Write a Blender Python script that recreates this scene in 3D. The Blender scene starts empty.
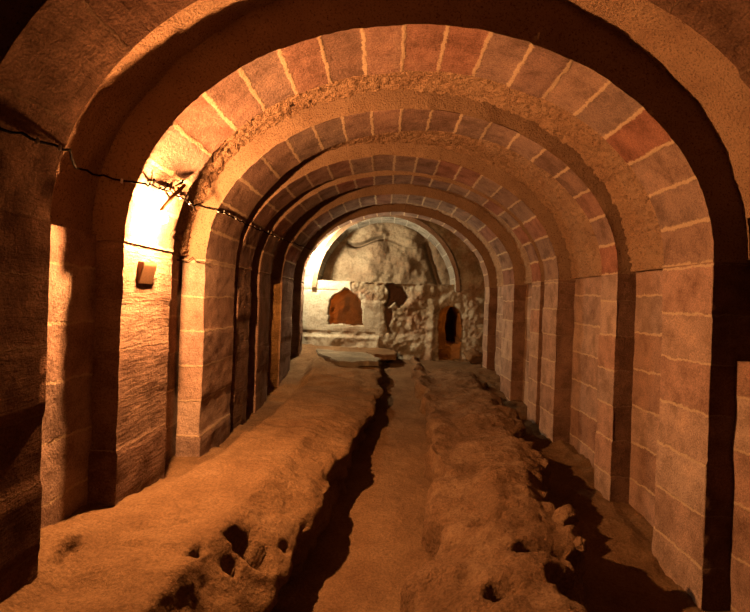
import bpy, bmesh, math, random
from mathutils import Vector, Matrix, noise
random.seed(4)
SC = bpy.context.scene
COL = SC.collection
EYE = 1.6
F = 500.0
VPX, VPY = 384.0, 300.0
ROLL = 0.035

# ------------------------------------------------------------------ camera
cd = bpy.data.cameras.new('camera'); cam = bpy.data.objects.new('camera', cd); COL.objects.link(cam)
cd.sensor_width = 36.0; cd.lens = 24.0; cd.clip_start = 0.02
cd.shift_x = -(VPX - 375) / 750.0
cd.shift_y = (VPY - 306) / 750.0
cam.matrix_world = Matrix.Translation((0, 0, EYE)) @ Matrix.Rotation(math.pi/2, 4, 'X') @ Matrix.Rotation(ROLL, 4, 'Z')
SC.camera = cam
# ------------------------------------------------------------------ world
w = bpy.data.worlds.new('world'); SC.world = w; w.use_nodes = True
w.node_tree.nodes['Background'].inputs[0].default_value = (0.05, 0.03, 0.02, 1)
w.node_tree.nodes['Background'].inputs[1].default_value = 0.02
SC.view_settings.view_transform = 'Standard'; SC.view_settings.look = 'None'
SC.view_settings.gamma = 1; SC.view_settings.use_curve_mapping = False
SC.view_settings.exposure = 0.15
# lamp strengths (the bulbs are emissive meshes built further down)
L_MAIN = ((1.0, 0.46, 0.165), 27000.0, 0.025)     # colour, radiance, bulb radius
L_FAR = ((1.0, 0.84, 0.54), 7000.0, 0.035)
L_SIDE = ((1.0, 0.43, 0.08), 2000.0, 0.03)
L_NICHE = ((1.0, 0.27, 0.03), 750.0, 0.03)
L_DOOR = ((1.0, 0.30, 0.03), 350.0, 0.03)
SC.cycles.max_bounces = 8; SC.cycles.diffuse_bounces = 5
SC.cycles.sample_clamp_indirect = 4.0

# ------------------------------------------------------------------ helpers
def P(px, py, Y):
    """the point of the place at depth Y that the photo shows at (px, py)"""
    dx, dy = px - VPX, py - VPY
    u = dx + dy*ROLL; v = dy - dx*ROLL
    return Vector((u*Y/F, Y, EYE - v*Y/F))
def Pz(px, py, z):
    dx, dy = px - VPX, py - VPY
    u = dx + dy*ROLL; v = dy - dx*ROLL
    Y = (EYE - z)*F/v
    return Vector((u*Y/F, Y, z))
CX, HW = 0.18, 1.6
ZS, ZA = EYE + 0.27, EYE + 1.50
def Pin(px, py, r=0.0, hw=None, za=None):
    """where that ray meets the inner face of the arches"""
    Y = 0.5; hw = hw or HW; za = za or ZA
    while Y < 12:
        p = P(px, py, Y)
        x = (p.x - CX)/(hw - r); z = (p.z - ZS)/(za - ZS - r)
        if abs(x) >= 1 or (z > 0 and x*x + z*z >= 1): return p
        Y += 0.005
    return P(px, py, 8.9)
def lerp(a, b, t): return a + (b - a)*t
def table(pts):
    def f(y):
        if y <= pts[0][0]: return pts[0][1]
        for (a, va), (b, vb) in zip(pts, pts[1:]):
            if y <= b:
                t = (y - a)/(b - a); t = t*t*(3 - 2*t)*0.5 + t*0.5
                return va + (vb - va)*t
        return pts[-1][1]
    return f
def fr(p, s, o=4, seed=0.0, H=1.0):
    return noise.fractal(Vector((p[0]*s + seed, p[1]*s + seed*1.7, p[2]*s - seed)), H, 2.0, o)
def link(name, me, parent=None):
    o = bpy.data.objects.new(name, me); COL.objects.link(o)
    if parent: o.parent = parent
    return o
def tag(o, label=None, cat=None, group=None, kind=None):
    if label: o['label'] = label
    if cat: o['category'] = cat
    if group: o['group'] = group
    if kind: o['kind'] = kind
    return o
def empty(name, loc):
    o = bpy.data.objects.new(name, None); COL.objects.link(o); o.location = loc; o.empty_display_size = 0.1
    return o
def mesh_from(name, verts, faces, mat, uvs=None, cols=None, smooth=True, sharp=None):
    me = bpy.data.meshes.new(name); me.from_pydata([tuple(v) for v in verts], [], faces)
    if uvs:
        l = me.uv_layers.new(name='UVMap')
        for lp in me.loops: l.data[lp.index].uv = uvs[lp.vertex_index]
    if cols:
        a = me.attributes.new('tint', 'FLOAT_COLOR', 'POINT')
        for i, c in enumerate(cols): a.data[i].color = (c[0], c[1], c[2], 1)
    me.materials.append(mat)
    if smooth:
        for p in me.polygons: p.use_smooth = True
    me.update()
    if sharp: me.set_sharp_from_angle(angle=math.radians(sharp))
    return me
def grid_faces(nr, nc, skip=None):
    f = []
    for r in range(nr - 1):
        for c in range(nc - 1):
            if skip and skip(r, c): continue
            a = r*nc + c
            f.append((a, a + 1, a + nc + 1, a + nc))
    return f
def drop_loose(me):
    bm = bmesh.new(); bm.from_mesh(me)
    for v in [v for v in bm.verts if not v.link_faces]: bm.verts.remove(v)
    bm.to_mesh(me); bm.free()
def inside(p, poly):
    x, y = p; r = False; n = len(poly)
    for i in range(n):
        x1, y1 = poly[i]; x2, y2 = poly[(i + 1) % n]
        if (y1 > y) != (y2 > y) and x < (x2 - x1)*(y - y1)/(y2 - y1) + x1: r = not r
    return r
def place_at(o, loc):
    """move the origin of a mesh object to loc without moving its shape"""
    loc = Vector(loc); o.data.transform(Matrix.Translation(-loc)); o.location = loc

# ------------------------------------------------------------------ materials
ALB = 0.46
class NT:
    def __init__(s, name, rough=0.9):
        s.m = bpy.data.materials.new(name); s.m.use_nodes = True
        s.t = s.m.node_tree; s.b = s.t.nodes['Principled BSDF']
        s.b.inputs['Roughness'].default_value = rough
        s.b.inputs['Specular IOR Level'].default_value = 0.0
    def n(s, typ, **kw):
        nd = s.t.nodes.new(typ)
        for k, v in kw.items():
            if k.startswith('i_'): nd.inputs[k[2:].replace('_', ' ')].default_value = v
            else: setattr(nd, k, v)
        return nd
    def l(s, a, b): s.t.links.new(a, b)
    def math(s, op, a, b=None, c=None):
        nd = s.n('ShaderNodeMath', operation=op)
        for i, q in enumerate((a, b, c)):
            if q is None: continue
            if isinstance(q, (int, float)): nd.inputs[i].default_value = q
            else: s.l(q, nd.inputs[i])
        return nd.outputs[0]
    def noise(s, vec, scale, detail=6, rough=0.6, dist=0.0, sc=None):
        if sc:
            mp = s.n('ShaderNodeMapping'); mp.inputs['Scale'].default_value = sc[0]; mp.inputs['Rotation'].default_value = sc[1]
            s.l(vec, mp.inputs[0]); vec = mp.outputs[0]
        nd = s.n('ShaderNodeTexNoise'); nd.inputs['Scale'].default_value = scale; nd.inputs['Detail'].default_value = detail
        nd.inputs['Roughness'].default_value = rough; nd.inputs['Distortion'].default_value = dist
        s.l(vec, nd.inputs['Vector']); return nd.outputs['Fac']
    def ramp(s, fac, stops):
        r = s.n('ShaderNodeValToRGB'); e = r.color_ramp.elements
        while len(e) < len(stops): e.new(0.5)
        for q, (p, c) in zip(e, stops): q.position = p; q.color = (*c, 1) if len(c) == 3 else c
        s.l(fac, r.inputs[0]); return r.outputs[0]
    def mix(s, fac, a, b, mode='MIX'):
        nd = s.n('ShaderNodeMix', data_type='RGBA', blend_type=mode)
        for i, q in ((0, fac), (6, a), (7, b)):
            if isinstance(q, (int, float)): nd.inputs[i].default_value = q
            elif isinstance(q, tuple): nd.inputs[i].default_value = (*q, 1)
            else: s.l(q, nd.inputs[i])
        return nd.outputs[2]
    def bump(s, h, dist, strength=1.0, nrm=None):
        nd = s.n('ShaderNodeBump'); nd.inputs['Distance'].default_value = dist; nd.inputs['Strength'].default_value = strength
        s.l(h, nd.inputs['Height'])
        if nrm: s.l(nrm, nd.inputs['Normal'])
        return nd.outputs[0]
    def out(s, col, nrm=None):
        s.l(s.mix(1.0, col, (ALB, ALB, ALB), 'MULTIPLY'), s.b.inputs['Base Color'])
        if nrm: s.l(nrm, s.b.inputs['Normal'])
        return s.m

def block_mat(name, tones, mortar, chisel=0.0, pit=0.004, jw=0.028, contrast=1.0):
    """coursed stone: UV.x counts the blocks, joints are smeared light mortar"""
    k = NT(name)
    uv = k.n('ShaderNodeUVMap').outputs[0]
    gc = k.n('ShaderNodeNewGeometry').outputs['Position']
    oi = k.n('ShaderNodeObjectInfo').outputs['Random']
    sx = k.n('ShaderNodeSeparateXYZ'); k.l(uv, sx.inputs[0])
    wob = k.noise(gc, 9, 4, 0.6)
    wob2 = k.noise(gc, 45, 3, 0.6)
    t = k.math('ADD', sx.outputs[0], k.math('MULTIPLY', k.math('SUBTRACT', wob, 0.5), 0.16))
    t = k.math('ADD', t, k.math('MULTIPLY', k.math('SUBTRACT', wob2, 0.5), 0.09))
    fl = k.math('ROUND', t)
    d = k.math('ABSOLUTE', k.math('SUBTRACT', t, fl))                # distance to the joint
    wid = k.math('MULTIPLY_ADD', k.noise(gc, 14, 3, 0.7), jw*2.2, jw*0.0)
    mr = k.n('ShaderNodeMapRange'); mr.clamp = True
    k.l(d, mr.inputs['Value']); k.l(wid, mr.inputs['From Max'])
    k.l(k.math('MULTIPLY', wid, 0.45), mr.inputs['From Min'])
    mr.inputs['To Min'].default_value = 1; mr.inputs['To Max'].default_value = 0
    jm = mr.outputs[0]
    cid = k.math('FLOOR', t)
    wn = k.n('ShaderNodeTexWhiteNoise', noise_dimensions='2D')
    cv = k.n('ShaderNodeCombineXYZ'); k.l(cid, cv.inputs[0]); k.l(k.math('MULTIPLY', oi, 37.0), cv.inputs[1]); k.l(cv.outputs[0], wn.inputs['Vector'])
    n = len(tones)
    col = k.ramp(wn.outputs['Value'], [(i/(n - 1), c) for i, c in enumerate(tones)])
    stain = k.noise(gc, 5, 7, 0.65)
    col = k.mix(1.0, col, k.ramp(stain, [(0.28, (0.5, 0.45, 0.41)), (0.52, (1, 1, 1)), (0.75, (1.35, 1.3, 1.22))]), 'MULTIPLY')
    grain = k.noise(gc, 110, 4, 0.7)
    col = k.mix(1.0, col, k.ramp(grain, [(0.32, (0.62, 0.60, 0.58)), (0.5, (1, 1, 1)), (0.68, (1.3, 1.3, 1.3))]), 'MULTIPLY')
    mcol = k.mix(1.0, mortar, k.ramp(grain, [(0.3, (0.75, 0.72, 0.7)), (0.7, (1.1, 1.1, 1.1))]), 'MULTIPLY')
    col = k.mix(k.math('MULTIPLY', jm, 0.85), col, mcol)
    h = k.math('ADD', k.math('MULTIPLY', k.noise(gc, 60, 8, 0.7), 1.0), k.math('MULTIPLY', k.noise(gc, 12, 5, 0.6), 1.6))
    if chisel:
        c2 = k.noise(gc, 16, 5, 0.65, 0.3, sc=((1, 0.35, 2.6), (0.45, 0, 0)))
        h = k.math('ADD', h, k.math('MULTIPLY', c2, chisel))
    h = k.math('ADD', h, k.math('MULTIPLY', jm, 0.25))
    return k.out(col, k.bump(h, pit*3.2, 1.0))

RED = [(0.23, 0.13, 0.097), (0.29, 0.18, 0.135), (0.30, 0.13, 0.085), (0.23, 0.15, 0.115), (0.33, 0.20, 0.14), (0.20, 0.115, 0.085)]
PALE = [(0.39, 0.25, 0.185), (0.49, 0.335, 0.25), (0.32, 0.18, 0.125), (0.44, 0.285, 0.205), (0.36, 0.24, 0.185), (0.41, 0.23, 0.16)]
M_RING = block_mat('arch_stone', RED, (0.60, 0.42, 0.26), pit=0.003, jw=0.06)
M_PIER = block_mat('pier_stone', PALE, (0.62, 0.45, 0.29), pit=0.003, jw=0.032)
M_ROUGH = block_mat('chiselled_stone', [(0.35, 0.21, 0.15), (0.40, 0.255, 0.18), (0.32, 0.185, 0.13)], (0.45, 0.29, 0.19), chisel=1.4, pit=0.006, jw=0.018)
M_PSHADE = block_mat('shaded_pier_stone', [(0.21, 0.115, 0.075), (0.25, 0.14, 0.092), (0.18, 0.092, 0.058)], (0.30, 0.185, 0.12), pit=0.003, jw=0.018)  # darker copy of the pier stone, standing in for shade on the fronts
M_DARK = block_mat('dark_stone', [(0.18, 0.09, 0.055), (0.21, 0.11, 0.065), (0.155, 0.075, 0.045)], (0.24, 0.14, 0.08), chisel=1.2, pit=0.006, jw=0.018)  # darker chiselled stone for the nearest arch
M_GREY = block_mat('grey_stone', [(0.36, 0.33, 0.28), (0.44, 0.40, 0.33), (0.32, 0.27, 0.22)], (0.6, 0.55, 0.45), pit=0.003, jw=0.05)

def plaster_mat(name, c0, c1, c2, bd=0.02):
    k = NT(name)
    gc = k.n('ShaderNodeNewGeometry').outputs['Position']
    a = k.noise(gc, 4, 6, 0.6)
    col = k.ramp(a, [(0.3, c0), (0.55, c1), (0.8, c2)])
    n2 = k.noise(gc, 90, 5, 0.75)
    col = k.mix(1.0, col, k.ramp(n2, [(0.36, (0.35, 0.30, 0.26)), (0.47, (1, 1, 1))]), 'MULTIPLY')
    vo = k.n('ShaderNodeTexVoronoi'); vo.inputs['Scale'].default_value = 70; k.l(gc, vo.inputs['Vector'])
    h = k.math('ADD', k.math('MULTIPLY', k.noise(gc, 55, 6, 0.7), 1.0), k.math('MULTIPLY', vo.outputs['Distance'], 0.35))
    return k.out(col, k.bump(h, bd, 1.0))
M_PLASTER = plaster_mat('rough_plaster', (0.36, 0.20, 0.115), (0.44, 0.26, 0.15), (0.50, 0.31, 0.19))
M_FACE = plaster_mat('brown_plaster', (0.27, 0.155, 0.09), (0.33, 0.20, 0.12), (0.38, 0.24, 0.15), 0.008)
def earth_mat(name, c0, c1, c2, fine=1.0, dist=0.012):
    k = NT(name, 0.95)
    gc = k.n('ShaderNodeNewGeometry').outputs['Position']
    a = k.noise(gc, 3.0, 8, 0.62)
    col = k.ramp(a, [(0.3, c0), (0.52, c1), (0.75, c2)])
    g = k.noise(gc, 70, 5, 0.75)
    col = k.mix(1.0, col, k.ramp(g, [(0.3, (0.60, 0.57, 0.54)), (0.6, (1.15, 1.15, 1.15))]), 'MULTIPLY')
    h = k.math('ADD', k.math('MULTIPLY', k.noise(gc, 38, 8, 0.68), fine), k.math('MULTIPLY', k.noise(gc, 9, 5, 0.6), 1.8))
    return k.out(col, k.bump(h, dist, 0.9))
M_DUST = earth_mat('dusty_earth', (0.16, 0.088, 0.045), (0.225, 0.13, 0.066), (0.28, 0.172, 0.095), 0.9, 0.018)
M_PATH = earth_mat('trodden_earth', (0.165, 0.09, 0.047), (0.21, 0.12, 0.062), (0.255, 0.155, 0.083), 0.9, 0.016)
M_ROCKY = earth_mat('rocky_earth', (0.16, 0.088, 0.046), (0.24, 0.137, 0.075), (0.36, 0.225, 0.13), 1.6, 0.024)
def tint_mat(name, dist=0.02, fine=1.0):
    k = NT(name, 0.95)
    gc = k.n('ShaderNodeNewGeometry').outputs['Position']
    at = k.n('ShaderNodeAttribute', attribute_name='tint').outputs['Color']
    g = k.noise(gc, 26, 8, 0.7)
    col = k.mix(1.0, at, k.ramp(g, [(0.3, (0.62, 0.58, 0.52)), (0.5, (1, 1, 1)), (0.7, (1.15, 1.15, 1.15))]), 'MULTIPLY')
    h = k.math('ADD', k.math('MULTIPLY', k.noise(gc, 30, 8, 0.7), fine), k.math('MULTIPLY', k.noise(gc, 8, 5, 0.6), 1.5))
    return k.out(col, k.bump(h, dist, 1.0))
M_WALL = tint_mat('weathered_wall', 0.012)
M_SLAB = earth_mat('grey_slab', (0.17, 0.13, 0.09), (0.23, 0.18, 0.125), (0.40, 0.33, 0.22), 0.8, 0.012)
M_CHAMBER = earth_mat('chamber_rock', (0.36, 0.22, 0.13), (0.46, 0.30, 0.18), (0.52, 0.36, 0.22), 1.4, 0.03)
def plain(name, c, r=0.6, metal=0.0):
    k = NT(name, r); k.b.inputs['Metallic'].default_value = metal
    gc = k.n('ShaderNodeNewGeometry').outputs['Position']
    return k.out(k.mix(1.0, c, k.ramp(k.noise(gc, 80, 3), [(0.3, (0.8, 0.8, 0.8)), (0.7, (1.1, 1.1, 1.1))]), 'MULTIPLY'))
M_CABLE = plain('black_rubber', (0.012, 0.009, 0.007), 0.6)
M_CLIP = plain('white_plastic', (0.75, 0.7, 0.62), 0.5)
M_BROWN = plain('brown_metal', (0.17, 0.08, 0.04), 0.6)
M_BOX = plain('brown_box', (0.36, 0.20, 0.11), 0.8)
M_WIRE = plain('thin_wire', (0.10, 0.06, 0.04), 0.6)
def glow(name, spec):
    m = bpy.data.materials.new(name); m.use_nodes = True; t = m.node_tree
    t.nodes.remove(t.nodes['Principled BSDF']); e = t.nodes.new('ShaderNodeEmission')
    e.inputs[0].default_value = (*spec[0], 1); e.inputs[1].default_value = spec[1]
    t.links.new(e.outputs[0], t.nodes['Material Output'].inputs[0]); return m

# ------------------------------------------------------------------ floor heights
zfloor_ = table([(1.0, -1.64), (2.7, -1.62), (3.9, -1.53), (5.0, -1.42), (6.5, -1.36), (8.0, -1.24), (8.6, -1.13), (9.4, -1.11), (10, -1.11)])
def zfloor(Y): return EYE + zfloor_(Y)

# floor: trodden path between the banks and the strip along the right wall
def build_floor():
    x0, x1, y0, y1, s = -1.72, 2.15, 0.6, 9.75, 0.035
    nc = int((x1 - x0)/s) + 1; nr = int((y1 - y0)/s) + 1
    V = []
    for r in range(nr):
        y = y0 + r*s
        for c in range(nc):
            x = x0 + c*s
            side = max(0.0, (x - 1.1)/0.7)
            z = zfloor(y) + 0.018*fr((x, y*1.2, 0), 3, 4) + 0.010*fr((x, y*2.0, 0), 11, 3, 3.0) + 0.035*min(side, 1)*fr((x, y, 0), 6, 4, 9) - 0.0*side
            V.append((x, y, z))
    o = link('floor', mesh_from('floor', V, grid_faces(nr, nc), M_PATH)); tag(o, kind='structure')
build_floor()

# ------------------------------------------------------------------ ceiling (rough plastered vault between the arches)
def vault_add(Y):
    f = table([(2.72, 0.27), (3.2, 0.14), (9.5, 0.13)]); return f(Y)
def build_ceiling():
    y0, y1, s = -2.0, 9.50, 0.022
    rows = []
    y = y0
    while y < 1.5: rows.append(y); y += 0.12
    while y < y1: rows.append(y); y += (0.02 if y < 3.15 else 0.014 if y < 5.2 else 0.035)
    rows.append(y1)
    nc = 330
    V = []
    for y in rows:
        top = vault_add(y)
        for c in range(nc):
            t = c/(nc - 1)
            if t < 0.02 or t > 0.98:                                # foot: runs back over the top of the wall
                left = t < 0.02
                q = (t/0.02) if left else (1 - t)/0.02
                x = -HW - 0.17 - (1 - q)*0.12 if left else HW + 0.17 + (1 - q)*0.12
                V.append((CX + x, y, ZS + 0.02)); continue
            a = math.pi*(1 - (t - 0.02)/0.96)
            ca, sa = math.cos(a), math.sin(a)
            x = CX + (HW + (0.185 if y < 2.8 else 0.145))*ca; z = ZS + 0.01 + (ZA + top - ZS)*sa
            p = (x, y, z)
            amp = 0.012 if y < 2.9 else 0.016
            d = amp*fr(p, 5, 4) + (0.026 if y > 2.8 else 0.004)*fr(p, 36, 3, 5, 0.8)
            V.append((x - ca*d, y, z - sa*d))
    o = link('ceiling', mesh_from('ceiling', V, grid_faces(len(rows), nc, lambda r, c: V[r*nc + c][0] > 1.6 and V[r*nc + c][2] < EYE + 0.52 and 2.22 < rows[r] < 2.69), M_PLASTER)); tag(o, kind='structure')
build_ceiling()

# ------------------------------------------------------------------ side walls with an opening each
def side_wall(name, xs, sgn, holes, zb, mat, depth=0.22):
    y0, y1, s = -2.0, 9.55, 0.03
    nr = int((y1 - y0)/s) + 1; z1 = ZS + 0.03; nc = int((z1 - zb)/s) + 2
    V, U = [], []
    for r in range(nr):
        y = y0 + r*s
        for c in range(nc):
            z = zb + (z1 - zb)*c/(nc - 1)
            x = xs(y) + sgn*0.010*fr((0, y, z), 4, 4, 2)
            bay = sum(y > q for q in (2.9, 4.1, 5.3, 5.85, 7.2, 8.7)); V.append((x, y, z)); U.append((z/0.285 + 0.03*math.sin(y*2) + 9*bay, y))
    def skip(r, c):
        y = y0 + (r + .5)*s; z = zb + (z1 - zb)*(c + .5)/(nc - 1)
        return any(a < y < b and e < z < g for a, b, e, g in holes)
    me = mesh_from(name, V, grid_faces(nr, nc, skip), mat, U)
    bm = bmesh.new(); bm.from_mesh(me)
    for v in [v for v in bm.verts if not v.link_faces]: bm.verts.remove(v)
    eds = [e for e in bm.edges if len(e.link_faces) == 1 and all(y0 + .1 < v.co.y < y1 - .1 and v.co.z > zb + .02 for v in e.verts) and all(v.co.z < z1 - .01 for v in e.verts)]
    r = bmesh.ops.extrude_edge_only(bm, edges=eds)
    for v in [g for g in r['geom'] if isinstance(g, bmesh.types.BMVert)]: v.co.x += sgn*depth
    bm.to_mesh(me); bm.free()
    o = link(name, me); tag(o, kind='structure'); return o
xlf = table([(2.7, 0.15), (3.0, 0.205), (4.6, 0.205), (5.2, 0.15)])
xl = lambda y: CX - HW - xlf(y)
xrf = table([(2.7, 0.15), (3.0, 0.20), (7.0, 0.17), (9, 0.14)])
xr = lambda y: CX + HW + xrf(y)
side_wall('wall_left', xl, -1, [(6.27, 6.93, EYE - 1.12, EYE + 0.15)], EYE - 1.5, M_PIER)
side_wall('wall_right', xr, 1, [(2.22, 2.74, EYE - 0.25, EYE + 0.5)], EYE - 1.75, M_PIER)

def chamber(name, x0, x1, y0, y1, z0, z1, open_side, mat, amp=0.05, seed=1.0, cuts=23):
    """hollow rough room; one side is left open towards the hall"""
    bm = bmesh.new(); bmesh.ops.create_cube(bm, size=1)
    bmesh.ops.transform(bm, matrix=Matrix.Translation(((x0 + x1)/2, (y0 + y1)/2, (z0 + z1)/2)) @ Matrix.Diagonal((x1 - x0, y1 - y0, z1 - z0, 1)), verts=bm.verts)
    ax, val = open_side
    bm.faces.ensure_lookup_table()
    dead = [f for f in bm.faces if abs(f.calc_center_median()[ax] - val) < 1e-4]
    bmesh.ops.delete(bm, geom=dead, context='FACES')
    bmesh.ops.subdivide_edges(bm, edges=bm.edges, cuts=cuts, use_grid_fill=True)
    c = Vector(((x0 + x1)/2, (y0 + y1)/2, (z0 + z1)/2))
    for v in bm.verts:
        if abs(v.co[ax] - val) < 0.02: continue
        n = (c - v.co).normalized()
        v.co += n*(amp*(0.5 + fr(v.co, 3.5, 5, seed)))
    bmesh.ops.reverse_faces(bm, faces=bm.faces)
    me = bpy.data.meshes.new(name); bm.to_mesh(me); bm.free(); me.materials.append(mat)
    for p in me.polygons: p.use_smooth = True
    return link(name, me)
def bulb_mesh(r, mat):
    bm = bmesh.new()
    bmesh.ops.create_uvsphere(bm, u_segments=16, v_segments=12, radius=r)
    for v in bm.verts:
        if v.co.z > 0: v.co.z *= 1.35; s = 1 - 0.45*(v.co.z/(1.35*r))**2; v.co.x *= s; v.co.y *= s
    me = bpy.data.meshes.new('bulb'); bm.to_mesh(me); bm.free(); me.materials.append(mat)
    for p in me.polygons: p.use_smooth = True
    return me
def tube_mesh(name, pts, r, mat, sides=8, rad=None):
    bm = bmesh.new(); rings = []
    pts = [Vector(p) for p in pts]
    for i, p in enumerate(pts):
        d = (pts[min(i + 1, len(pts) - 1)] - pts[max(i - 1, 0)]).normalized()
        up = Vector((0, 0, 1)) if abs(d.z) < 0.9 else Vector((1, 0, 0))
        a = d.cross(up).normalized(); b = d.cross(a)
        rr = rad[i] if rad else r
        rings.append([bm.verts.new(p + (a*math.cos(2*math.pi*k/sides) + b*math.sin(2*math.pi*k/sides))*rr) for k in range(sides)])
    for A, B in zip(rings, rings[1:]):
        for k in range(sides): bm.faces.new((A[k], A[(k + 1) % sides], B[(k + 1) % sides], B[k]))
    bm.faces.new(rings[0][::-1]); bm.faces.new(rings[-1])
    bmesh.ops.recalc_face_normals(bm, faces=bm.faces)
    me = bpy.data.meshes.new(name); bm.to_mesh(me); bm.free(); me.materials.append(mat)
    for p in me.polygons: p.use_smooth = True
    return me

ch = chamber('side_chamber', -3.0, -1.79, 6.1, 7.15, EYE - 1.25, EYE + 0.35, (0, -1.79), M_CHAMBER); tag(ch, kind='structure')
nr_ = chamber('wall_recess', 1.99, 2.5, 2.05, 2.85, EYE - 0.35, EYE + 0.65, (0, 1.99), M_CHAMBER, 0.03); tag(nr_, kind='structure')

# ------------------------------------------------------------------ the stone arches
def arch(idx, near, far, label, zl, zr, cx=CX, hw=HW, za=ZA, zs=ZS, mats=None, thick=0.30, pthick=(0.19, 0.24), nv=19, piers=True, rough=1.0):
    """near / far: depth of the front and rear edge at the left foot, crown and right foot"""
    root = empty('stone_arch', (cx, (near[1] + far[1])/2, EYE - 1.4 if piers else zs))
    tag(root, label, 'arch', 'stone arches along the vaulted hall')
    base = root.location.copy()
    mL, mR, mA = mats or (M_ROUGH, M_PIER, M_RING)
    def edge(tri, x):
        t = (x - (cx - hw))/(2*hw); t = max(0, min(1, t))
        L, C, R = tri
        return L*(1 - t)*(1 - 2*t) + C*4*t*(1 - t) + R*t*(2*t - 1)
    def strip(name, prof, mat, th):
        # prof: (x, z, nx, nz, u) with n pointing into the hall
        V, U = [], []
        ni = max(6, int((far[1] - near[1])/0.045))
        cols = [('f', q/5) for q in range(6)] + [('i', q/ni) for q in range(ni + 1)] + [('b', q/5) for q in range(6)]
        for (x, z, nx, nz, u) in prof:
            yn, yf = edge(near, x), edge(far, x)
            for kind, q in cols:
                b = 0.004
                if kind == 'f': off, y, v = -th + q*(th - b), yn, -(1 - q)*th
                elif kind == 'i': off, y, v = 0.0, yn + b + q*(yf - yn - 2*b), q*(yf - yn)
                else: off, y, v = -b - q*(th - b), yf, (yf - yn) + q*th
                p = Vector((x + nx*off, y, z + nz*off))
                d = rough*(0.004*fr(p, 6, 3, idx) + 0.004*fr(p, 30, 3, idx + 3))
                bl = math.floor(u)
                d += 0.007*(noise.cell(Vector((bl*1.37 + idx*11.3, idx*3.1, 0.5))) - 0.5)
                if kind == 'i': p.x += nx*d; p.z += nz*d
                else:
                    p.y += (-d if kind == 'f' else d)
                    if q > 0.9 and kind == 'f' or q < 0.1 and kind == 'b': p.x += nx*d*1.2; p.z += nz*d*1.2
                V.append(p - base); U.append((u, v))
        nc = len(cols)
        me = mesh_from(name, V, grid_faces(len(prof), nc), mat, U, sharp=32)
        if name == 'arch_ring':                                   # front and rear faces are plastered over
            me.materials.append(M_FACE)
            for pg in me.polygons:
                q = pg.index % (nc - 1)
                if q < 5 or q > nc - 7: pg.material_index = 1
        elif mat is M_PIER and (prof[0][2] < 0 or idx > 2):       # front faces darkened by colour to deepen their shade
            me.materials.append(M_PSHADE)
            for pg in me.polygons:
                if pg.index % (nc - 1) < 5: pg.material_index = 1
        return link(name, me, root)
    st = 0.035
    if piers:
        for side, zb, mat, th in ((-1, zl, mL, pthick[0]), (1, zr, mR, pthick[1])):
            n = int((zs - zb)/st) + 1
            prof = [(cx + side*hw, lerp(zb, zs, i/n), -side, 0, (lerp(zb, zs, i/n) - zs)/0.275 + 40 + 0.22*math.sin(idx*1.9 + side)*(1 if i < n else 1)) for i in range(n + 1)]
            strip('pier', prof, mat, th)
    prof = []; N = 150; acc = [0.0]; pts = []
    for i in range(N + 1):
        a = math.pi*(1 - i/N)
        pts.append((cx + hw*math.cos(a), zs + (za - zs)*math.sin(a)))
        if i: acc.append(acc[-1] + math.dist(pts[-1], pts[-2]))
    for i, (x, z) in enumerate(pts):
        a = math.pi*(1 - i/N); n = Vector((-math.cos(a)/hw, -math.sin(a)/(za - zs))).normalized()
        prof.append((x, z, n.x, n.y, acc[i]/acc[-1]*nv + 0.001))
    strip('arch_ring', prof, mA, thick)
    return root
ZL = EYE - 1.42
arch(0, (1.58, 1.60, 1.60), (2.01, 2.03, 2.03), 'dark nearest arch, its rough left pier filling the photo\'s left edge', ZL, EYE - 1.75, hw=1.525, za=EYE + 1.44, thick=0.40, pthick=(0.27, 0.30), nv=11, mats=(M_DARK, M_PIER, M_DARK), rough=0.4)
arch(1, (2.716, 2.72, 2.716), (3.34, 3.28, 3.21), 'large front arch with the glaring lamp on its left pier', ZL, EYE - 1.75)
arch(2, (3.94, 3.92, 3.92), (4.73, 4.42, 4.22), 'second full arch, directly behind the one carrying the bright lamp', ZL, EYE - 1.66, mats=(M_PIER, M_PIER, M_RING), cx=0.205, hw=1.615)
arch(3, (4.86, 5.2, 5.15), (5.34, 5.82, 5.60), 'third full arch, standing just in front of a closely spaced neighbour', ZL, EYE - 1.55)
arch(4, (5.68, 6.02, 5.72), (6.23, 6.45, 6.05), 'fourth full arch, just before the orange lit opening on the left', ZL, EYE - 1.5)
arch(5, (6.96, 7.06, 6.88), (7.8, 7.7, 7.5), 'fifth arch, its left pier front glowing orange beside the side opening', ZL, EYE - 1.45)
arch(6, (8.6, 8.5, 8.52), (8.87, 8.84, 8.9), 'last full-height arch, close in front of the pale end wall', ZL + 0.1, EYE - 1.4)
# small arch in the end wall
EY = 9.42
arch(7, (9.34, 9.34, 9.34), (10.30, 10.30, 10.30), 'small grey arch framing the rock recess in the end wall', 0, 0, cx=0.03, hw=1.30, za=EYE + 1.55, zs=EYE + 0.20, mats=(M_GREY, M_GREY, M_GREY), thick=0.085, nv=17, piers=False)

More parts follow.
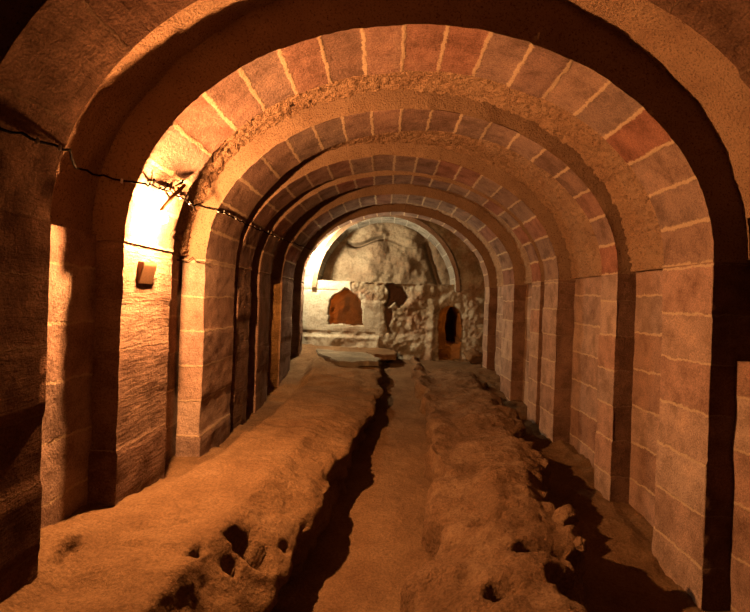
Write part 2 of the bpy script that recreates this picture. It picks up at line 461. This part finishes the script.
# ------------------------------------------------------------------ end wall
def back_px(poly): return [(P(a, b, EY).x, P(a, b, EY).z) for a, b in poly]
NICHE = back_px([(328, 325), (328, 308), (329, 300), (334, 294), (341, 291), (345, 287), (349, 290), (357, 295), (361, 302), (362, 312), (363, 326), (350, 326), (340, 324)])
DOOR = back_px([(439, 361), (438, 340), (438, 318), (441, 310), (447, 306), (454, 306), (460, 309), (463, 317), (464, 330), (463, 345), (462, 361)])
HOLE = back_px([(385, 284), (392, 281), (402, 286), (411, 299), (405, 304), (399, 308), (395, 303), (388, 309), (384, 306), (388, 297)])
CRACK = back_px([(386, 306), (392, 308), (394, 318), (390, 326), (393, 335), (389, 334), (386, 326), (384, 316)])
def seg_d(p, poly):
    best = 9
    for i in range(len(poly)):
        a = Vector(poly[i]); b = Vector(poly[(i + 1) % len(poly)]); q = Vector(p)
        t = max(0, min(1, (q - a).dot(b - a)/max((b - a).length_squared, 1e-9)))
        best = min(best, (q - a.lerp(b, t)).length)
    return best
ARC = lambda x, z: ((x - 0.03)/1.335)**2 + ((z - EYE - 0.20)/1.385)**2
LEDGE = EYE + 0.33
def build_back():
    x0, x1, z0, z1, s = -1.74, 2.02, EYE - 1.35, EYE + 1.72, 0.016
    nc = int((x1 - x0)/s) + 1; nr = int((z1 - z0)/s) + 1
    V, C = [], []
    for r in range(nr):
        z = z0 + r*s
        for c in range(nc):
            x = x0 + c*s
            px = VPX + x*F/EY
            rough = min(1, max(0.12, (px - 372)/18)) if z < LEDGE else 0.8
            if px > 350 and z > EYE - 0.05 and z < LEDGE: rough = max(rough, 0.7)
            if z < EYE - 0.62: rough = max(rough, 0.55)
            wob = fr((x, 0, z), 7, 5, 3)
            d = rough*(0.055*fr((x, 0, z), 3.6, 7, 1) + 0.022*noise.ridged_multi_fractal(Vector((x*5, 1, z*5)), 1, 2, 4, 1, 2)) + 0.006*wob + rough*0.010*fr((x, 6, z), 14, 4, 5)
            xx, zz = x + 0.03*wob, z + 0.03*fr((x, 4, z), 7, 4, 6)
            rev = 0.0
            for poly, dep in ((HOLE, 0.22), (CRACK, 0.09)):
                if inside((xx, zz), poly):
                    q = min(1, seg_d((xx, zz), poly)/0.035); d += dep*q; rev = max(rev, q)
            # raised jamb to the left of the door
            g = math.exp(-((x - P(432, 330, EY).x)/0.07)**2)*(1 if z < EYE + 0.05 else 0.2); d -= 0.07*g
            # shallow step under the plastered field
            if px < 380 and z < EYE - 0.68: d -= 0.05*min(1, (EYE - 0.68 - z)/0.05)
            # incised line
            if px < 339 and abs(z - (EYE + 0.155)) < 0.012: d += 0.03
            V.append((x, EY + d, z))
            mx = fr((x, 0, z), 2.6, 6, 8)
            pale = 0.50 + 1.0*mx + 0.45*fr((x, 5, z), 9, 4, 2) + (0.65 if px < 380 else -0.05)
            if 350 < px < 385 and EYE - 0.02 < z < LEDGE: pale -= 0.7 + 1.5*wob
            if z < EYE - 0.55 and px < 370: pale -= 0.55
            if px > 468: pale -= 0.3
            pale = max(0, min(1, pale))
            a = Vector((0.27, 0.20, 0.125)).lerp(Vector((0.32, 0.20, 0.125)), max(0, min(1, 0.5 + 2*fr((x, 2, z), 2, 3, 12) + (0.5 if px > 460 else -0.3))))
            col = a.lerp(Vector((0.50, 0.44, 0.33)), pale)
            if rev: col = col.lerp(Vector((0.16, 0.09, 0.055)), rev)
            C.append(col)
    def skip(r, c):
        z = z0 + (r + .5)*s; x = x0 + (c + .5)*s
        if z > LEDGE and ARC(x, z) < 1: return True
        w_ = 0.012*fr((x, 0, z), 12, 2, 4)
        return inside((x + w_, z + w_), NICHE) or inside((x + w_, z), DOOR)
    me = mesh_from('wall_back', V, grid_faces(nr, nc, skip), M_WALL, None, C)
    bm = bmesh.new(); bm.from_mesh(me)
    for v in [v for v in bm.verts if not v.link_faces]: bm.verts.remove(v)
    def ins(co):
        return x0 + .05 < co.x < x1 - .05 and z0 + .02 < co.z < z1 - .05
    eds = [e for e in bm.edges if len(e.link_faces) == 1 and all(ins(v.co) for v in e.verts)]
    r = bmesh.ops.extrude_edge_only(bm, edges=eds)
    top = [g for g in r['geom'] if isinstance(g, bmesh.types.BMVert)]
    for v in top: v.co.y = 9.74 if v.co.z < LEDGE - 0.02 else v.co.y + 0.05
    bm.to_mesh(me); bm.free()
    o = link('wall_back', me); tag(o, kind='structure')
build_back()

def build_tympanum():
    x0, x1, z0, z1, s = -1.40, 1.46, LEDGE - 0.03, EYE + 1.6, 0.018
    nc = int((x1 - x0)/s) + 1; nr = int((z1 - z0)/s) + 1
    V, C = [], []
    # ledge from the wall's face back to the rock, then up
    for q in range(22):
        y = EY + (10.10 - EY)*q/22
        for c in range(nc):
            x = x0 + c*s
            V.append((x, y, LEDGE - 0.01 + 0.03*fr((x, y, 0), 5, 5)))
            C.append(Vector((0.55, 0.45, 0.30)).lerp(Vector((0.34, 0.24, 0.15)), max(0, min(1, 0.5 + 2*fr((x, y, 0), 3, 3)))))
    for r in range(nr):
        z = z0 + r*s
        for c in range(nc):
            x = x0 + c*s
            rr = ((x - 0.0)/1.1)**2 + ((z - EYE - 0.2)/1.2)**2
            bulge = 0.14*max(0, 1 - rr)
            wx = x + 0.12*fr((x, 0, z), 2.5, 4, 9); wz = z + 0.12*fr((x, 3, z), 2.5, 4, 7)
            ridge = noise.ridged_multi_fractal(Vector((wx*1.3, 2, wz*1.5)), 1, 2.1, 4, 1, 2)
            y = 10.12 - bulge + 0.09*fr((x, 0, z), 2.2, 6, 21) - 0.04*ridge
            # overhanging crack near the crown and the broken right edge
            px = VPX + x*F/10.2; pz = VPY - (z - EYE)*F/10.2
            y += 0.24*math.exp(-((pz - 243 - 4*math.sin(px/9.0))/1.8)**2)*(1 if 345 < px < 382 else 0.15)
            y += 0.18*math.exp(-((px - 428 - (pz - 255)*0.35)/3.2)**2)*(1 if pz > 243 else 0.2)
            V.append((x, y, z))
            t = max(0, min(1, 0.5 + 1.8*fr((x, 0, z), 1.8, 5, 33)))
            C.append(Vector((0.24, 0.17, 0.11)).lerp(Vector((0.33, 0.255, 0.17)), t))
    me = mesh_from('bedrock', V, grid_faces(nr + 22, nc), M_WALL, None, C)
    o = link('bedrock', me); place_at(o, (0, 10.3, LEDGE))
    tag(o, 'bulging bare rock filling the arched recess above the end wall ledge', 'rock')
build_tympanum()
# chambers behind the end wall
c1 = chamber('niche_chamber', -1.75, 0.05, 9.74, 10.25, EYE - 0.62, EYE + 0.26, (1, 9.74), M_CHAMBER, 0.09, 2.0, 47); tag(c1, kind='structure')
c2 = chamber('door_chamber', 0.75, 2.1, 9.74, 10.45, EYE - 1.22, EYE + 0.15, (1, 9.74), M_CHAMBER, 0.05, 4.0, 63); tag(c2, kind='structure')
def inner_hole():
    """opening into a further unlit room at the back of the doorway"""
    me = c2.data; poly = [(P(a, b, 10.4).x, P(a, b, 10.4).z) for a, b in [(446, 345), (445, 325), (447, 312), (450, 307), (458, 307), (461, 315), (461, 335), (459, 345)]]
    bm = bmesh.new(); bm.from_mesh(me)
    dead = [f for f in bm.faces if f.calc_center_median().y > 10.2 and inside((f.calc_center_median().x, f.calc_center_median().z), poly)]
    bmesh.ops.delete(bm, geom=dead, context='FACES')
    eds = [e for e in bm.edges if len(e.link_faces) == 1 and all(v.co.y > 10.2 for v in e.verts)]
    r = bmesh.ops.extrude_edge_only(bm, edges=eds)
    vs = [g for g in r['geom'] if isinstance(g, bmesh.types.BMVert)]
    for v in vs: v.co.y = 11.6
    ee = [g for g in r['geom'] if isinstance(g, bmesh.types.BMEdge) and all(v in vs for v in g.verts)]
    bmesh.ops.holes_fill(bm, edges=ee, sides=0)
    bm.to_mesh(me); bm.free()
inner_hole()
# wall behind the camera
V = [(-2.1, -2.0, 0), (2.4, -2.0, 0), (2.4, -2.0, 3.6), (-2.1, -2.0, 3.6)]
o = link('wall_front', mesh_from('wall_front', V, [(0, 1, 2, 3)], M_PLASTER)); tag(o, kind='structure')
V = [(-1.9, -2.0, -0.06), (2.2, -2.0, -0.06), (2.2, 0.75, -0.06), (-1.9, 0.75, -0.06)]
o = link('floor', mesh_from('floor', V, [(0, 1, 2, 3)], M_PATH)); tag(o, kind='structure')

# ------------------------------------------------------------------ earth banks
PITS = []
def bank(name, secs, y0, y1, s, mat, pits, label, seed):
    """secs(Y) -> polyline [(x, z, roughness)] across the bank; swept along the hall"""
    N = 120; rows = int((y1 - y0)/s) + 1
    V = []
    for r in range(rows):
        y = y0 + r*s
        pl = secs(y)
        L = [0.0]
        for a, b in zip(pl, pl[1:]): L.append(L[-1] + math.dist(a[:2], b[:2]))
        k = 0
        for c in range(N):
            d = L[-1]*c/(N - 1)
            while k < len(L) - 2 and d > L[k + 1]: k += 1
            t = (d - L[k])/max(1e-6, L[k + 1] - L[k]); t = max(0, min(1, t))
            a, b = pl[k], pl[k + 1]
            V.append([lerp(a[0], b[0], t), y, lerp(a[1], b[1], t), lerp(a[2], b[2], t)])
    # smooth the cross-sections a little
    for it in range(3):
        W = [v[:] for v in V]
        for r in range(rows):
            for c in range(1, N - 1):
                i = r*N + c
                for q in (0, 2): W[i][q] = (V[i - 1][q] + 2*V[i][q] + V[i + 1][q])/4
        V = W
    out = []
    for r in range(rows):
        for c in range(N):
            i = r*N + c; v = V[i]
            a = V[i - 1] if c else V[i]; b = V[i + 1] if c < N - 1 else V[i]
            nx, nz = -(b[2] - a[2]), (b[0] - a[0]); l = math.hypot(nx, nz) or 1; nx /= l; nz /= l
            if nz < 0 and abs(nz) > 0.9: nx, nz = -nx, -nz
            p = (v[0], v[1], v[2]); R = v[3]
            d = R*(0.13*fr(p, 2.3, 5, seed) + 0.045*fr(p, 9, 4, seed + 4) - 0.03*noise.ridged_multi_fractal(Vector(p)*4, 1, 2, 3, 1, 2)) \
                + (1 - min(R, 1))*(0.030*fr((p[0]*0.8, p[1]*1.6, p[2]), 2.6, 4, seed + 2) + 0.012*fr((p[0], p[1]*2.2, p[2]), 9, 4, seed))
            q = Vector((v[0] + nx*d, v[1], v[2] + nz*d))
            for (pc, pr, pd) in pits:
                e = q - pc; dd = math.sqrt((e.x/pr[0])**2 + (e.y/pr[1])**2 + (e.z/pr[2])**2) + 0.35*fr(p, 9, 3, 5)
                if dd < 1.25:
                    g = max(0, min(1, (1.25 - dd)/0.55)); g = g*g*(3 - 2*g)
                    q -= Vector((nx*0.45, 0, nz if nz > 0.6 else 0.6))*pd*g
            out.append(q)
    me = mesh_from(name, out, grid_faces(rows, N), mat)
    o = link(name, me); place_at(o, (out[N//2].x, (y0 + y1)/2, EYE - 1.5))
    tag(o, label, 'earth bank'); return o
Lc = table([(1.0, -0.62), (1.9, -0.55), (2.3, -0.48), (2.5, -0.43), (2.8, -0.385), (3.1, -0.34), (3.57, -0.31), (4.2, -0.24), (5.1, -0.06), (6.5, 0.03), (7.6, -0.02), (8.45, 0.0), (8.8, 0.2), (9.4, 0.26)])
Lb = table([(1.0, -0.60), (1.9, -0.52), (2.3, -0.50), (2.64, -0.40), (2.95, -0.22), (3.46, -0.14), (4.2, -0.10), (5.0, 0.02), (6.5, 0.09), (9.4, 0.16)])
Lt = table([(1.0, -1.20), (2.0, -1.19), (3.0, -1.14), (5.0, -1.12), (6.5, -1.09), (7.5, -1.02), (8.6, -0.97), (9.4, -0.92)])
Lw = table([(1.0, -1.10), (2.2, -1.12), (2.8, -1.18), (3.3, -1.24), (3.8, -1.30), (5.0, -1.34), (6.5, -1.30), (7.8, -1.16), (8.8, -0.98), (9.4, -0.9)])
Lr = table([(1.0, -1.3), (2.9, -1.26), (3.6, -1.12), (5.3, -1.0), (6.5, -0.97), (8.5, -1.1), (9.4, -1.2)])
Ldrop = table([(1.9, 0.30), (2.3, 0.24), (2.8, 0.17), (3.2, 0.09), (4.0, 0.06), (6.0, 0.05), (7.5, 0.02)])
def left_sec(y):
    zt = EYE + Lt(y); zf = zfloor(y) - 0.06
    c, b = Lc(y), Lb(y)
    wav = 0.03*math.sin(y*6.3) + 0.015*math.sin(y*13.1 + 1)
    bb = max(min(b - 0.17, c + 0.03), c - 0.08); b = bb; dr = Ldrop(y)
    return [(-1.66, EYE + Lw(y), 0.1), (Lr(y) - 0.14, EYE + Lw(y) + 0.01, 0.1), (Lr(y), zt, 0.08), (lerp(Lr(y), c, 0.6), zt + 0.012, 0.06), (c - 0.24, zt - dr*0.35, 0.08),
            (c - 0.08, zt - dr*0.8, 0.15), (c + wav*0.5, zt - dr - 0.03, 0.45), (b - 0.02 + wav, lerp(zt - dr, zf, 0.55), 0.7), (b + wav*0.4, zf, 0.5)]
pits = [(Pz(195, 556, EYE - 1.19), (0.035, 0.045, 0.08), 0.11),
        (Pz(252, 546, EYE - 1.24), (0.11, 0.06, 0.14), 0.14),
        (Pz(232, 556, EYE - 1.22), (0.04, 0.04, 0.10), 0.06),
        (Pz(291, 524, EYE - 1.19), (0.05, 0.06, 0.12), 0.16),
        (Pz(212, 584, EYE - 1.22), (0.02, 0.02, 0.06), 0.05),
        (Pz(322, 518, EYE - 1.25), (0.05, 0.10, 0.10), 0.10),
        (Pz(70, 545, EYE - 1.13), (0.03, 0.09, 0.06), 0.05),
        (Pz(255, 608, EYE - 1.30), (0.06, 0.05, 0.10), 0.08)]
bank('earth_bank', left_sec, 1.2, 9.42, 0.024, M_DUST, pits, 'smooth sandy earth bank along the left wall, pitted at its near end', 1.3)
Rl = table([(1.0, 0.10), (2.3, 0.20), (2.67, 0.25), (3.3, 0.38), (3.9, 0.45), (5.0, 0.50), (6.1, 0.55), (8.0, 0.54), (8.8, 0.56)])
Rr = table([(1.0, 0.85), (2.2, 0.97), (2.9, 1.06), (3.55, 1.22), (4.6, 1.36), (6.5, 1.52), (8.8, 1.60)])
Rt = table([(1.0, -1.25), (2.2, -1.22), (3.5, -1.20), (5.0, -1.18), (6.5, -1.16), (7.6, -1.15), (8.3, -1.17), (8.8, -1.22), (9.2, -1.25)])
def right_sec(y):
    zt = EYE + Rt(y); zf = zfloor(y) - 0.06
    a, b = Rl(y), Rr(y)
    m = min(0.16, (zt - zf)*0.4)
    wv = 0.05*math.sin(y*5.1) + 0.03*math.sin(y*11.7)
    a += 0.045*math.sin(y*6.7 + 1) + 0.02*math.sin(y*17)
    return [(a - 0.01 + wv*0.4, zf, 0.2), (a + 0.0 + wv*0.4, zf + 0.10 + m, 0.3), (a + 0.03 + wv*0.4, zf + 0.16 + m, 0.3), (a + 0.26, zt - 0.06*min(1, m/0.16), 0.3), (lerp(a, b, 0.5), zt + 0.01, 0.35),
            (b - 0.18, zt + 0.03, 0.35), (b + wv, zt - 0.02, 0.6), (b + 0.05 + wv, zt - 0.2, 0.7), (b + 0.10, zf, 0.5)]
rp = [(Pz(487, 520, EYE - 1.22), (0.10, 0.06, 0.1), 0.07), (Pz(575, 585, EYE - 1.25), (0.10, 0.12, 0.15), 0.14), (Pz(500, 590, EYE - 1.25), (0.07, 0.06, 0.1), 0.08),
      (Pz(545, 500, EYE - 1.22), (0.15, 0.05, 0.1), 0.07), (Pz(455, 548, EYE - 1.35), (0.05, 0.05, 0.1), 0.05), (Pz(530, 548, EYE - 1.22), (0.10, 0.05, 0.1), 0.06)]
bank('earth_bank', right_sec, 1.2, 9.30, 0.024, M_ROCKY, rp, 'rough dark brown rocky bank to the right of the path', 7.7)

# ------------------------------------------------------------------ loose slabs and rocks at the end and on the banks
def slab(pts, zt, th, label, mat):
    bm = bmesh.new()
    fine = []
    for i in range(len(pts)):
        a, b = Vector(pts[i]), Vector(pts[(i + 1) % len(pts)])
        n = max(2, int((b - a).length/0.05))
        for q in range(n): fine.append(a.lerp(b, q/n))
    vs = []
    for p in fine:
        j = Vector((noise.noise(Vector((p.x*9, p.y*9, 1))), noise.noise(Vector((p.x*9, p.y*9, 8)))))*0.025
        vs.append(bm.verts.new((p.x + j.x, p.y + j.y, zt)))
    f = bm.faces.new(vs)
    r = bmesh.ops.extrude_face_region(bm, geom=[f])
    for v in [g for g in r['geom'] if isinstance(g, bmesh.types.BMVert)]: v.co.z -= th
    bmesh.ops.recalc_face_normals(bm, faces=bm.faces)
    top = [e for e in bm.edges if all(v.co.z > zt - 1e-4 for v in e.verts)]
    bmesh.ops.bevel(bm, geom=top, offset=0.012, segments=2, affect='EDGES')
    bmesh.ops.triangulate(bm, faces=[f for f in bm.faces if len(f.verts) > 4])
    bmesh.ops.subdivide_edges(bm, edges=[e for e in bm.edges if e.calc_length() > 0.15], cuts=3)
    for v in bm.verts: v.co.z += 0.012*fr(v.co, 4, 4, 3)
    me = bpy.data.meshes.new('stone_slab'); bm.to_mesh(me); bm.free(); me.materials.append(mat)
    o = link('stone_slab', me)
    c = sum((Vector((p[0], p[1], 0)) for p in pts), Vector())/len(pts)
    place_at(o, (c.x, c.y, zt - th)); tag(o, label, 'stone slab', 'stone slabs in front of the end wall'); return o
slab([(-1.20, 9.10), (-0.62, 9.30), (-0.25, 8.75), (-0.02, 7.95), (-0.05, 7.62), (-0.62, 7.40), (-0.92, 8.0), (-1.16, 8.75)], EYE - 0.935, 0.075, 'dark grey flat slab lying on the left bank below the niche', M_SLAB)
slab([(-0.50, 9.37), (0.22, 9.37), (0.27, 8.98), (0.24, 8.62), (-0.12, 8.52), (-0.26, 8.85)], EYE - 0.925, 0.10, 'thick pale brown block between the grey slab and the end wall', M_PATH)
def rock(loc, size, seed, label, mat=M_ROCKY):
    bm = bmesh.new(); bmesh.ops.create_icosphere(bm, subdivisions=4, radius=1)
    for v in bm.verts:
        n = v.co.normalized()
        d = 1 + 0.45*fr(n, 1.1, 3, seed) + 0.10*fr(n, 5, 3, seed)
        q = n*d
        for k in range(5):                                   # broken facets
            a = Vector((math.sin(seed*3 + k*2.1), math.cos(seed*5 + k*1.3), math.sin(seed + k*4.7))).normalized()
            h = q.dot(a) - 0.72
            if h > 0: q -= a*h*0.85
        v.co = Vector((q.x*size[0], q.y*size[1], q.z*size[2]))
    me = bpy.data.meshes.new('rock'); bm.to_mesh(me); bm.free(); me.materials.append(mat)
    for p in me.polygons: p.use_smooth = True
    o = link('rock', me); o.location = loc; tag(o, label, 'rock'); return o
rock(P(305, 362, 8.75), (0.15, 0.16, 0.16), 1.1, 'brown rock at the foot of the left wall beside the grey slab')
rock(P(474, 357, 9.15), (0.17, 0.13, 0.15), 2.3, 'pale rock heaped right of the end wall doorway', M_PATH)
rock(Pz(566, 519, EYE - 1.20) + Vector((0, 0, 0.0)), (0.065, 0.06, 0.06), 3.1, 'pointed brown stone on the outer edge of the right bank')
rock(Pz(581, 545, EYE - 1.24), (0.03, 0.05, 0.035), 4.2, 'small brown stone on the right bank edge, nearer the viewer')

# ------------------------------------------------------------------ lamps
def oriented(a, b):
    return (Vector(b) - Vector(a)).to_track_quat('Z', 'Y').to_matrix().to_4x4()
BL = Vector((CX - HW + 0.11, 2.93, EYE + 0.43))
lamp = empty('wall_lamp', Pin(176, 188) + Vector((0.0, 0, 0)))
tag(lamp, 'glaring lit wall lamp on the front arch\'s left pier', 'lamp')
lo = Vector(lamp.location)
top = lo + Vector((0.055, 0, 0.02))
o = link('bracket', tube_mesh('bracket', [lo - lo + Vector((-0.03, 0, 0.01)), top - lo], 0.008, M_BROWN), lamp)
o = link('mounting_plate', tube_mesh('mounting_plate', [Vector((-0.03, 0, 0)), Vector((0.008, 0, -0.003))], 0.022, M_BROWN, 12), lamp)
nk = BL + Vector((-0.01, -0.02, 0.06))
o = link('socket', tube_mesh('socket', [top - lo, top.lerp(nk, 0.5) - lo, nk.lerp(BL, 0.35) - lo], 0.018, M_BROWN, 12, [0.010, 0.012, 0.016]), lamp)
o = link('bulb', bulb_mesh(L_MAIN[2], glow('bulb_glow_orange', L_MAIN)), lamp); o.location = BL - lo; o['label'] = 'glowing bulb'
# far lamp
BF = Vector((-1.285, 8.93, EYE + 0.75))
lamp2 = empty('wall_lamp', BF + Vector((-0.06, 0.12, 0.16)))
tag(lamp2, 'small white lit lamp beside the recess of the end wall', 'lamp')
lo = Vector(lamp2.location)
link('bracket', tube_mesh('bracket', [Vector((0, 0.12, 0.0)), Vector((0, 0, 0)), BF + Vector((0, 0, 0.05)) - lo], 0.010, M_BROWN), lamp2)
o = link('bulb', bulb_mesh(L_FAR[2], glow('bulb_glow_white', L_FAR)), lamp2); o.location = BF - lo; o['label'] = 'glowing bulb'
def hidden_lamp(loc, spec, name, label):
    r = empty('ceiling_lamp', Vector(loc)); tag(r, label, 'lamp')
    link('flex', tube_mesh('flex', [Vector((0, 0, 0.04)), Vector((0, 0, 0.30))], 0.005, M_CABLE), r)
    o = link('bulb', bulb_mesh(spec[2], glow(name, spec)), r)
hidden_lamp((-2.25, 6.40, EYE - 0.02), L_SIDE, 'glow_side', 'orange lamp out of sight in the left side chamber')
hidden_lamp((-1.50, 9.86, EYE - 0.10), L_NICHE, 'glow_niche', 'orange lamp out of sight behind the end wall niche')
hidden_lamp((1.85, 9.98, EYE - 0.40), L_DOOR, 'glow_door', 'orange lamp out of sight behind the end wall doorway')

# ------------------------------------------------------------------ small fittings on the left side
def box_mesh(name, sx, sy, sz, mat, bev=0.004):
    bm = bmesh.new(); bmesh.ops.create_cube(bm, size=1)
    bmesh.ops.scale(bm, vec=(sx, sy, sz), verts=bm.verts)
    bmesh.ops.bevel(bm, geom=bm.edges[:], offset=bev, segments=2, affect='EDGES')
    me = bpy.data.meshes.new(name); bm.to_mesh(me); bm.free(); me.materials.append(mat); return me
bm_ = bmesh.new()
for x_, z_ in ((-0.03, 0.065), (0.036, 0.062), (0.034, 0.045), (0.006, -0.065), (-0.03, -0.065)): bm_.verts.new((x_, -0.085, z_))
bm_.faces.new(bm_.verts)
e_ = bmesh.ops.extrude_face_region(bm_, geom=bm_.faces[:])
for v in [g for g in e_['geom'] if isinstance(g, bmesh.types.BMVert)]: v.co.y += 0.17
bmesh.ops.recalc_face_normals(bm_, faces=bm_.faces); bmesh.ops.bevel(bm_, geom=bm_.edges[:], offset=0.003, segments=2, affect='EDGES')
me_ = bpy.data.meshes.new('bracket_block'); bm_.to_mesh(me_); bm_.free(); me_.materials.append(M_BOX)
bx = link('bracket_block', me_); bx.location = (CX - HW, 2.96, EYE + 0.11)
tag(bx, 'small brown square block fixed on the pier below the bright lamp', 'block')
# black cable slung from arch to arch with pale clips
R_ = 0.018
P0 = lambda a, b: Pin(a, b, 0.005, 1.525, EYE + 1.44)
cable_pts = [P0(-12, 124), P0(0, 128), P0(22, 134), P0(40, 141), P0(56, 146), P0(70, 150),
             Pin(76, 167, 0.02, 1.765, ZA + 0.22), Pin(87, 171, 0.02, 1.765, ZA + 0.22), P(104, 176, 2.69), P(122, 180, 2.69), P(146, 184, 2.68),
             Pin(150, 185, R_), Pin(160, 188, R_), Pin(172, 192, R_), Pin(184, 199, R_), Pin(192, 203, R_),
             P(196, 205, 3.90), P(205, 207, 3.90), Pin(217, 210, R_), Pin(226, 213, R_), Pin(236, 218, R_), Pin(243, 222, R_), Pin(252, 226, R_),
             Pin(264, 231, R_), Pin(274, 235, R_), Pin(285, 240, R_), Pin(295, 243, R_), Pin(303, 246, R_), BF + Vector((0.0, -0.03, 0.10)), BF + Vector((-0.06, 0.10, 0.16))]
fine = []
for i in range(len(cable_pts) - 1):
    a, b = cable_pts[i], cable_pts[i + 1]
    n = max(2, int((b - a).length/0.05))
    for q in range(n):
        t = q/n; p = a.lerp(b, t); sag = 0.012*math.sin(math.pi*t)*min(1, (b - a).length*3)
        fine.append(p + Vector((0, 0, -sag)) + Vector((0, 0, 0.004*math.sin(len(fine)*1.9))))
fine.append(cable_pts[-1])
cb = empty('electric_cable', cable_pts[0]); tag(cb, 'black electric cable with pale clips strung along the left arches', 'cable')
c0 = Vector(cb.location)
link('cable', tube_mesh('cable', [p - c0 for p in fine], 0.0055, M_CABLE, 6), cb)
clip = None
for (px, py, off) in [(38, 141, 0), (60, 148, 0), (122, 181, 1), (150, 184, 0), (160, 189, 0), (170, 191, 0), (180, 197, 0), (190, 203, 0), (218, 211, 0), (224, 212, 0), (230, 215, 0), (236, 218, 0),
                      (242, 221, 0), (255, 227, 0), (260, 229, 0), (268, 232, 0), (275, 236, 0), (283, 239, 0), (291, 242, 0)]:
    p = P(px, py, 2.68) if off else (Pin(px, py, 0.014) if px > 100 else Pin(px, py, 0.014, 1.525, EYE + 1.44))
    if clip is None:
        clip = link('cable_clip', box_mesh('cable_clip', 0.012, 0.009, 0.026, M_CLIP, 0.002), cb); clip['label'] = 'pale clip'; o = clip
    else:
        o = clip.copy(); COL.objects.link(o); o.parent = cb
    o.location = p - c0; o.rotation_euler = (random.uniform(-.6, .6), random.uniform(-.3, .3), random.uniform(-.5, .5))
    # twisted tails of the ties near the lamp
for i, (px, py, ax, az) in enumerate([(153, 186, -0.02, 0.035), (163, 190, 0.01, 0.045), (176, 186, 0.03, 0.05), (186, 200, -0.01, 0.04), (166, 192, 0.0, -0.045), (190, 204, 0.01, -0.03)]):
    p = Pin(px, py, 0.016)
    link('cable_tie', tube_mesh('cable_tie', [p - c0, p - c0 + Vector((0.02 + ax*0.3, ax, az*0.6)), p - c0 + Vector((0.02, ax*1.6, az))], 0.006, M_CABLE, 6), cb)
# thin second wire on the front of the second arch
wp = [P(166, 259, 3.90), P(176, 260, 3.90), P(188, 261, 3.90), P(193, 257, 3.89), P(196, 261, 3.90), P(206, 262, 3.90)]
wo = link('thin_wire', tube_mesh('thin_wire', wp, 0.005, M_WIRE, 6)); place_at(wo, wp[0])
tag(wo, 'short thin dark wire across the second arch\'s left pier front', 'wire')
